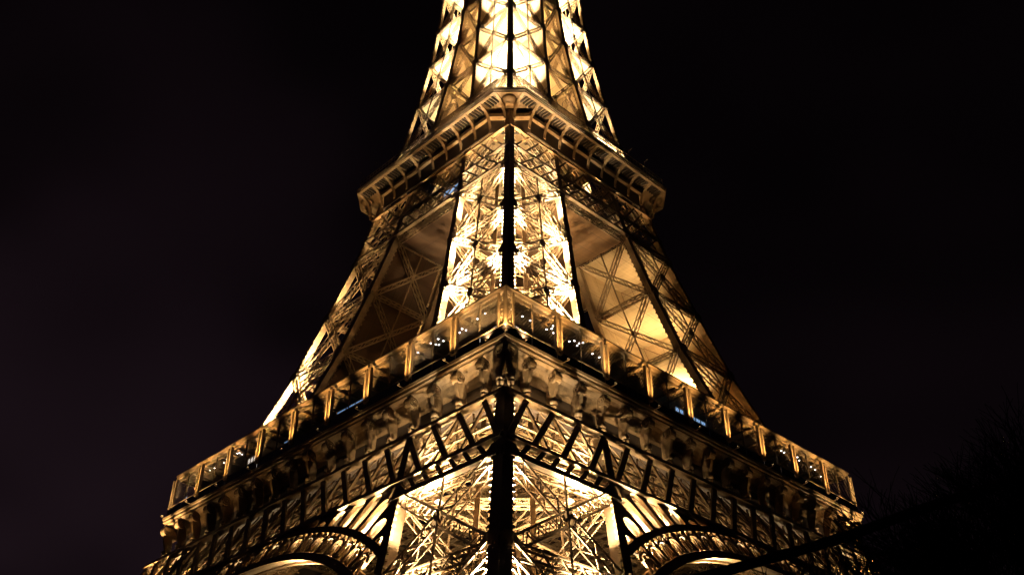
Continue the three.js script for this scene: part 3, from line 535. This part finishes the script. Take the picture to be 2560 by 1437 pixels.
  // window of the kiosk in the girder
  const F = FACE[0], m = put('window_or_glow', new G().bar(F(1.4, 105.6, hh(105.6) - 1.4), F(6.6, 105.6, hh(105.6) - 1.4), 0.1, 0.1).bar(F(1.4, 107, hh(107) - 1.2), F(6.6, 107, hh(107) - 1.2), 0.1, 0.1), M.iron, second);
  put('glow_pane', new G().quad(F(1.5, 105.6, hh(105.6) - 1.5), F(6.5, 105.6, hh(105.6) - 1.5), F(6.5, 106.9, hh(106.9) - 1.3), F(1.5, 106.9, hh(106.9) - 1.3)), M.blue, m);
  // lamps lighting the brackets from below, on the chamfer corners and along the wall
  const DIM2 = [1, 0.60, 0.25];
  for (const [f, x, I] of [[0, 14.5, 700], [1, 14.5, 700], [0, 9, 500], [1, 9, 500], [0, 3, 200], [1, 3, 160], [0, -8, 100], [1, -9, 60], [0, -14.5, 260], [1, -14.5, 130]]) flood(lights, FACE[f](x, 108, 17.95), add([0, 1, 0], mul(OUT[f], 0.06)), I * 0.42, 0.95, 0.8, DIM2, 0.22, 6);
  // bracing, sheets between the upper legs
  const gap = group('upper_bracing', tower);
  const tops = [116.2, 126.8, 137.5, 148.2, 158, 168, 178];
  for (let f = 0; f < 4; f++) for (let k = 0; k < tops.length - 1; k++) {
    const y0 = tops[k], y1 = tops[k + 1], g0 = hh(y0) - ww(y0), g1 = hh(y1) - ww(y1), F2 = FACE[f], P = (s, yy, d = 0.4) => F2(s, yy, hh(yy) - d);
    put('gap_truss', new G().truss(P(-g0, y0), P(g1, y1), OUT[f], 0.45, 0.4, 0.09, 0.06, 0.6), M.iron, gap); put('gap_truss', new G().truss(P(g0, y0, 0.34), P(-g1, y1, 0.34), OUT[f], 0.45, 0.38, 0.09, 0.06, 0.6), M.iron, gap);
    put('gap_truss', new G().truss(P(-g1, y1), P(g1, y1), OUT[f], 0.45, 0.4, 0.09, 0.06, 0.6), M.iron, gap);
    const i = hh(y1) - 0.9, j = g1; sheet('gap_sheet', P(-j, y1 - 0.6, 0.9), P(j, y1 - 0.6, 0.9), F2(j, y1 - 0.6, j), F2(-j, y1 - 0.6, j), 0.3, gap, 4);
  }
}

// ------------------------------------------------------------------ trees in front: bare, almost black
function bareTree(name, base, height, spread, sd, label, depth = 6, lean = 0, twig = 0.012) {
  seed = sd;
  const t = new THREE.Group(); t.name = numbered(name); t.position.set(...base); t.userData = { label, category: 'tree' }; scene.add(t);
  const trunk = new G(), limbs = new G(), fine = new G();
  const grow = (p, d, L, r, lv) => {
    const seg = 3; let q = p, dd = d;
    for (let k = 0; k < seg; k++) { dd = nrm(add(dd, [(rnd() - 0.5) * 0.34, (rnd() - 0.42) * 0.2, (rnd() - 0.5) * 0.34])); const e = add(q, mul(dd, L / seg)); const rr = r * (1 - 0.13 * k); (lv === 0 ? trunk : lv < 3 ? limbs : fine).bar(q, e, rr * 2, rr * 2, [0.3, 0.2, 1], lv < 2); q = e;
      if (lv > 0 && lv < depth && rnd() < 0.75) side(q, dd, L, r, lv); }
    if (lv < depth) { const n = lv === 0 ? 5 : 2 + (rnd() < 0.5 ? 1 : 0); for (let k = 0; k < n; k++) side(q, dd, L, r, lv); }
  };
  const side = (q, dd, L, r, lv) => { const a = rnd() * Math.PI * 2, s = spread * (lv === 0 ? 0.8 : 0.9); const nd = nrm(add(dd, [Math.cos(a) * s + lean * 0.12, 0.10 + (rnd() - 0.4) * 0.3, Math.sin(a) * s])); grow(q, nd, L * (0.62 + rnd() * 0.18), Math.max(twig, r * 0.55), lv + 1); };
  grow([0, 0, 0], [lean * 0.1, 1, 0], height * 0.30, height * 0.014, 0);
  put('trunk', trunk, M.bark, t); put('limbs', limbs, M.bark, t); put('twigs', fine, M.bark, t, 'stuff');
  return t;
}
bareTree('bare_tree', [18.6, 0, 107], 18.4, 0.72, 11, 'dark bare tree with dense twigs before the far corner of the lower gallery', 6, -0.4, 0.006);
bareTree('bare_tree', [11.6, 0, 106], 15.2, 0.66, 57, 'fine twigged treetop speckling the lower lattice beneath the far gallery corner', 5, 0.2, 0.006);
bareTree('bare_tree', [27, 0, 110], 22, 0.72, 23, 'tall bare tree melting into the black sky beside the lit tower', 6, 0, 0.006);
bareTree('bare_tree', [-10.5, 0, 104], 13.6, 0.62, 31, 'low bare tree with thin twigs silhouetted against the bright arch', 4, 0.2, 0.008);
bareTree('bare_tree', [-18.5, 0, 106], 11.6, 0.6, 44, 'small bare treetop of which only a few thin twigs rise into the plum sky', 4, 0.2, 0.008);
// dark pole slanting across
{
  const t = new THREE.Group(); t.name = numbered('pole'); t.userData = { label: 'long dark slanting pole crossing before the bare trees and lower gallery', category: 'pole' }; scene.add(t);
  const pts = [[2.0, 6.85, 124], [3.23, 7.19, 124], [5.38, 7.79, 124], [6.79, 8.28, 124], [8.68, 8.88, 124], [10.2, 9.4, 124]]; t.position.set(...pts[0]);
  const cv = new THREE.CatmullRomCurve3(pts.map((p) => new THREE.Vector3(p[0] - pts[0][0], p[1] - pts[0][1], p[2] - pts[0][2])));
  put('shaft', new THREE.TubeGeometry(cv, 40, 0.085, 12), M.bark, t);
}

renderer.render(scene, camera);
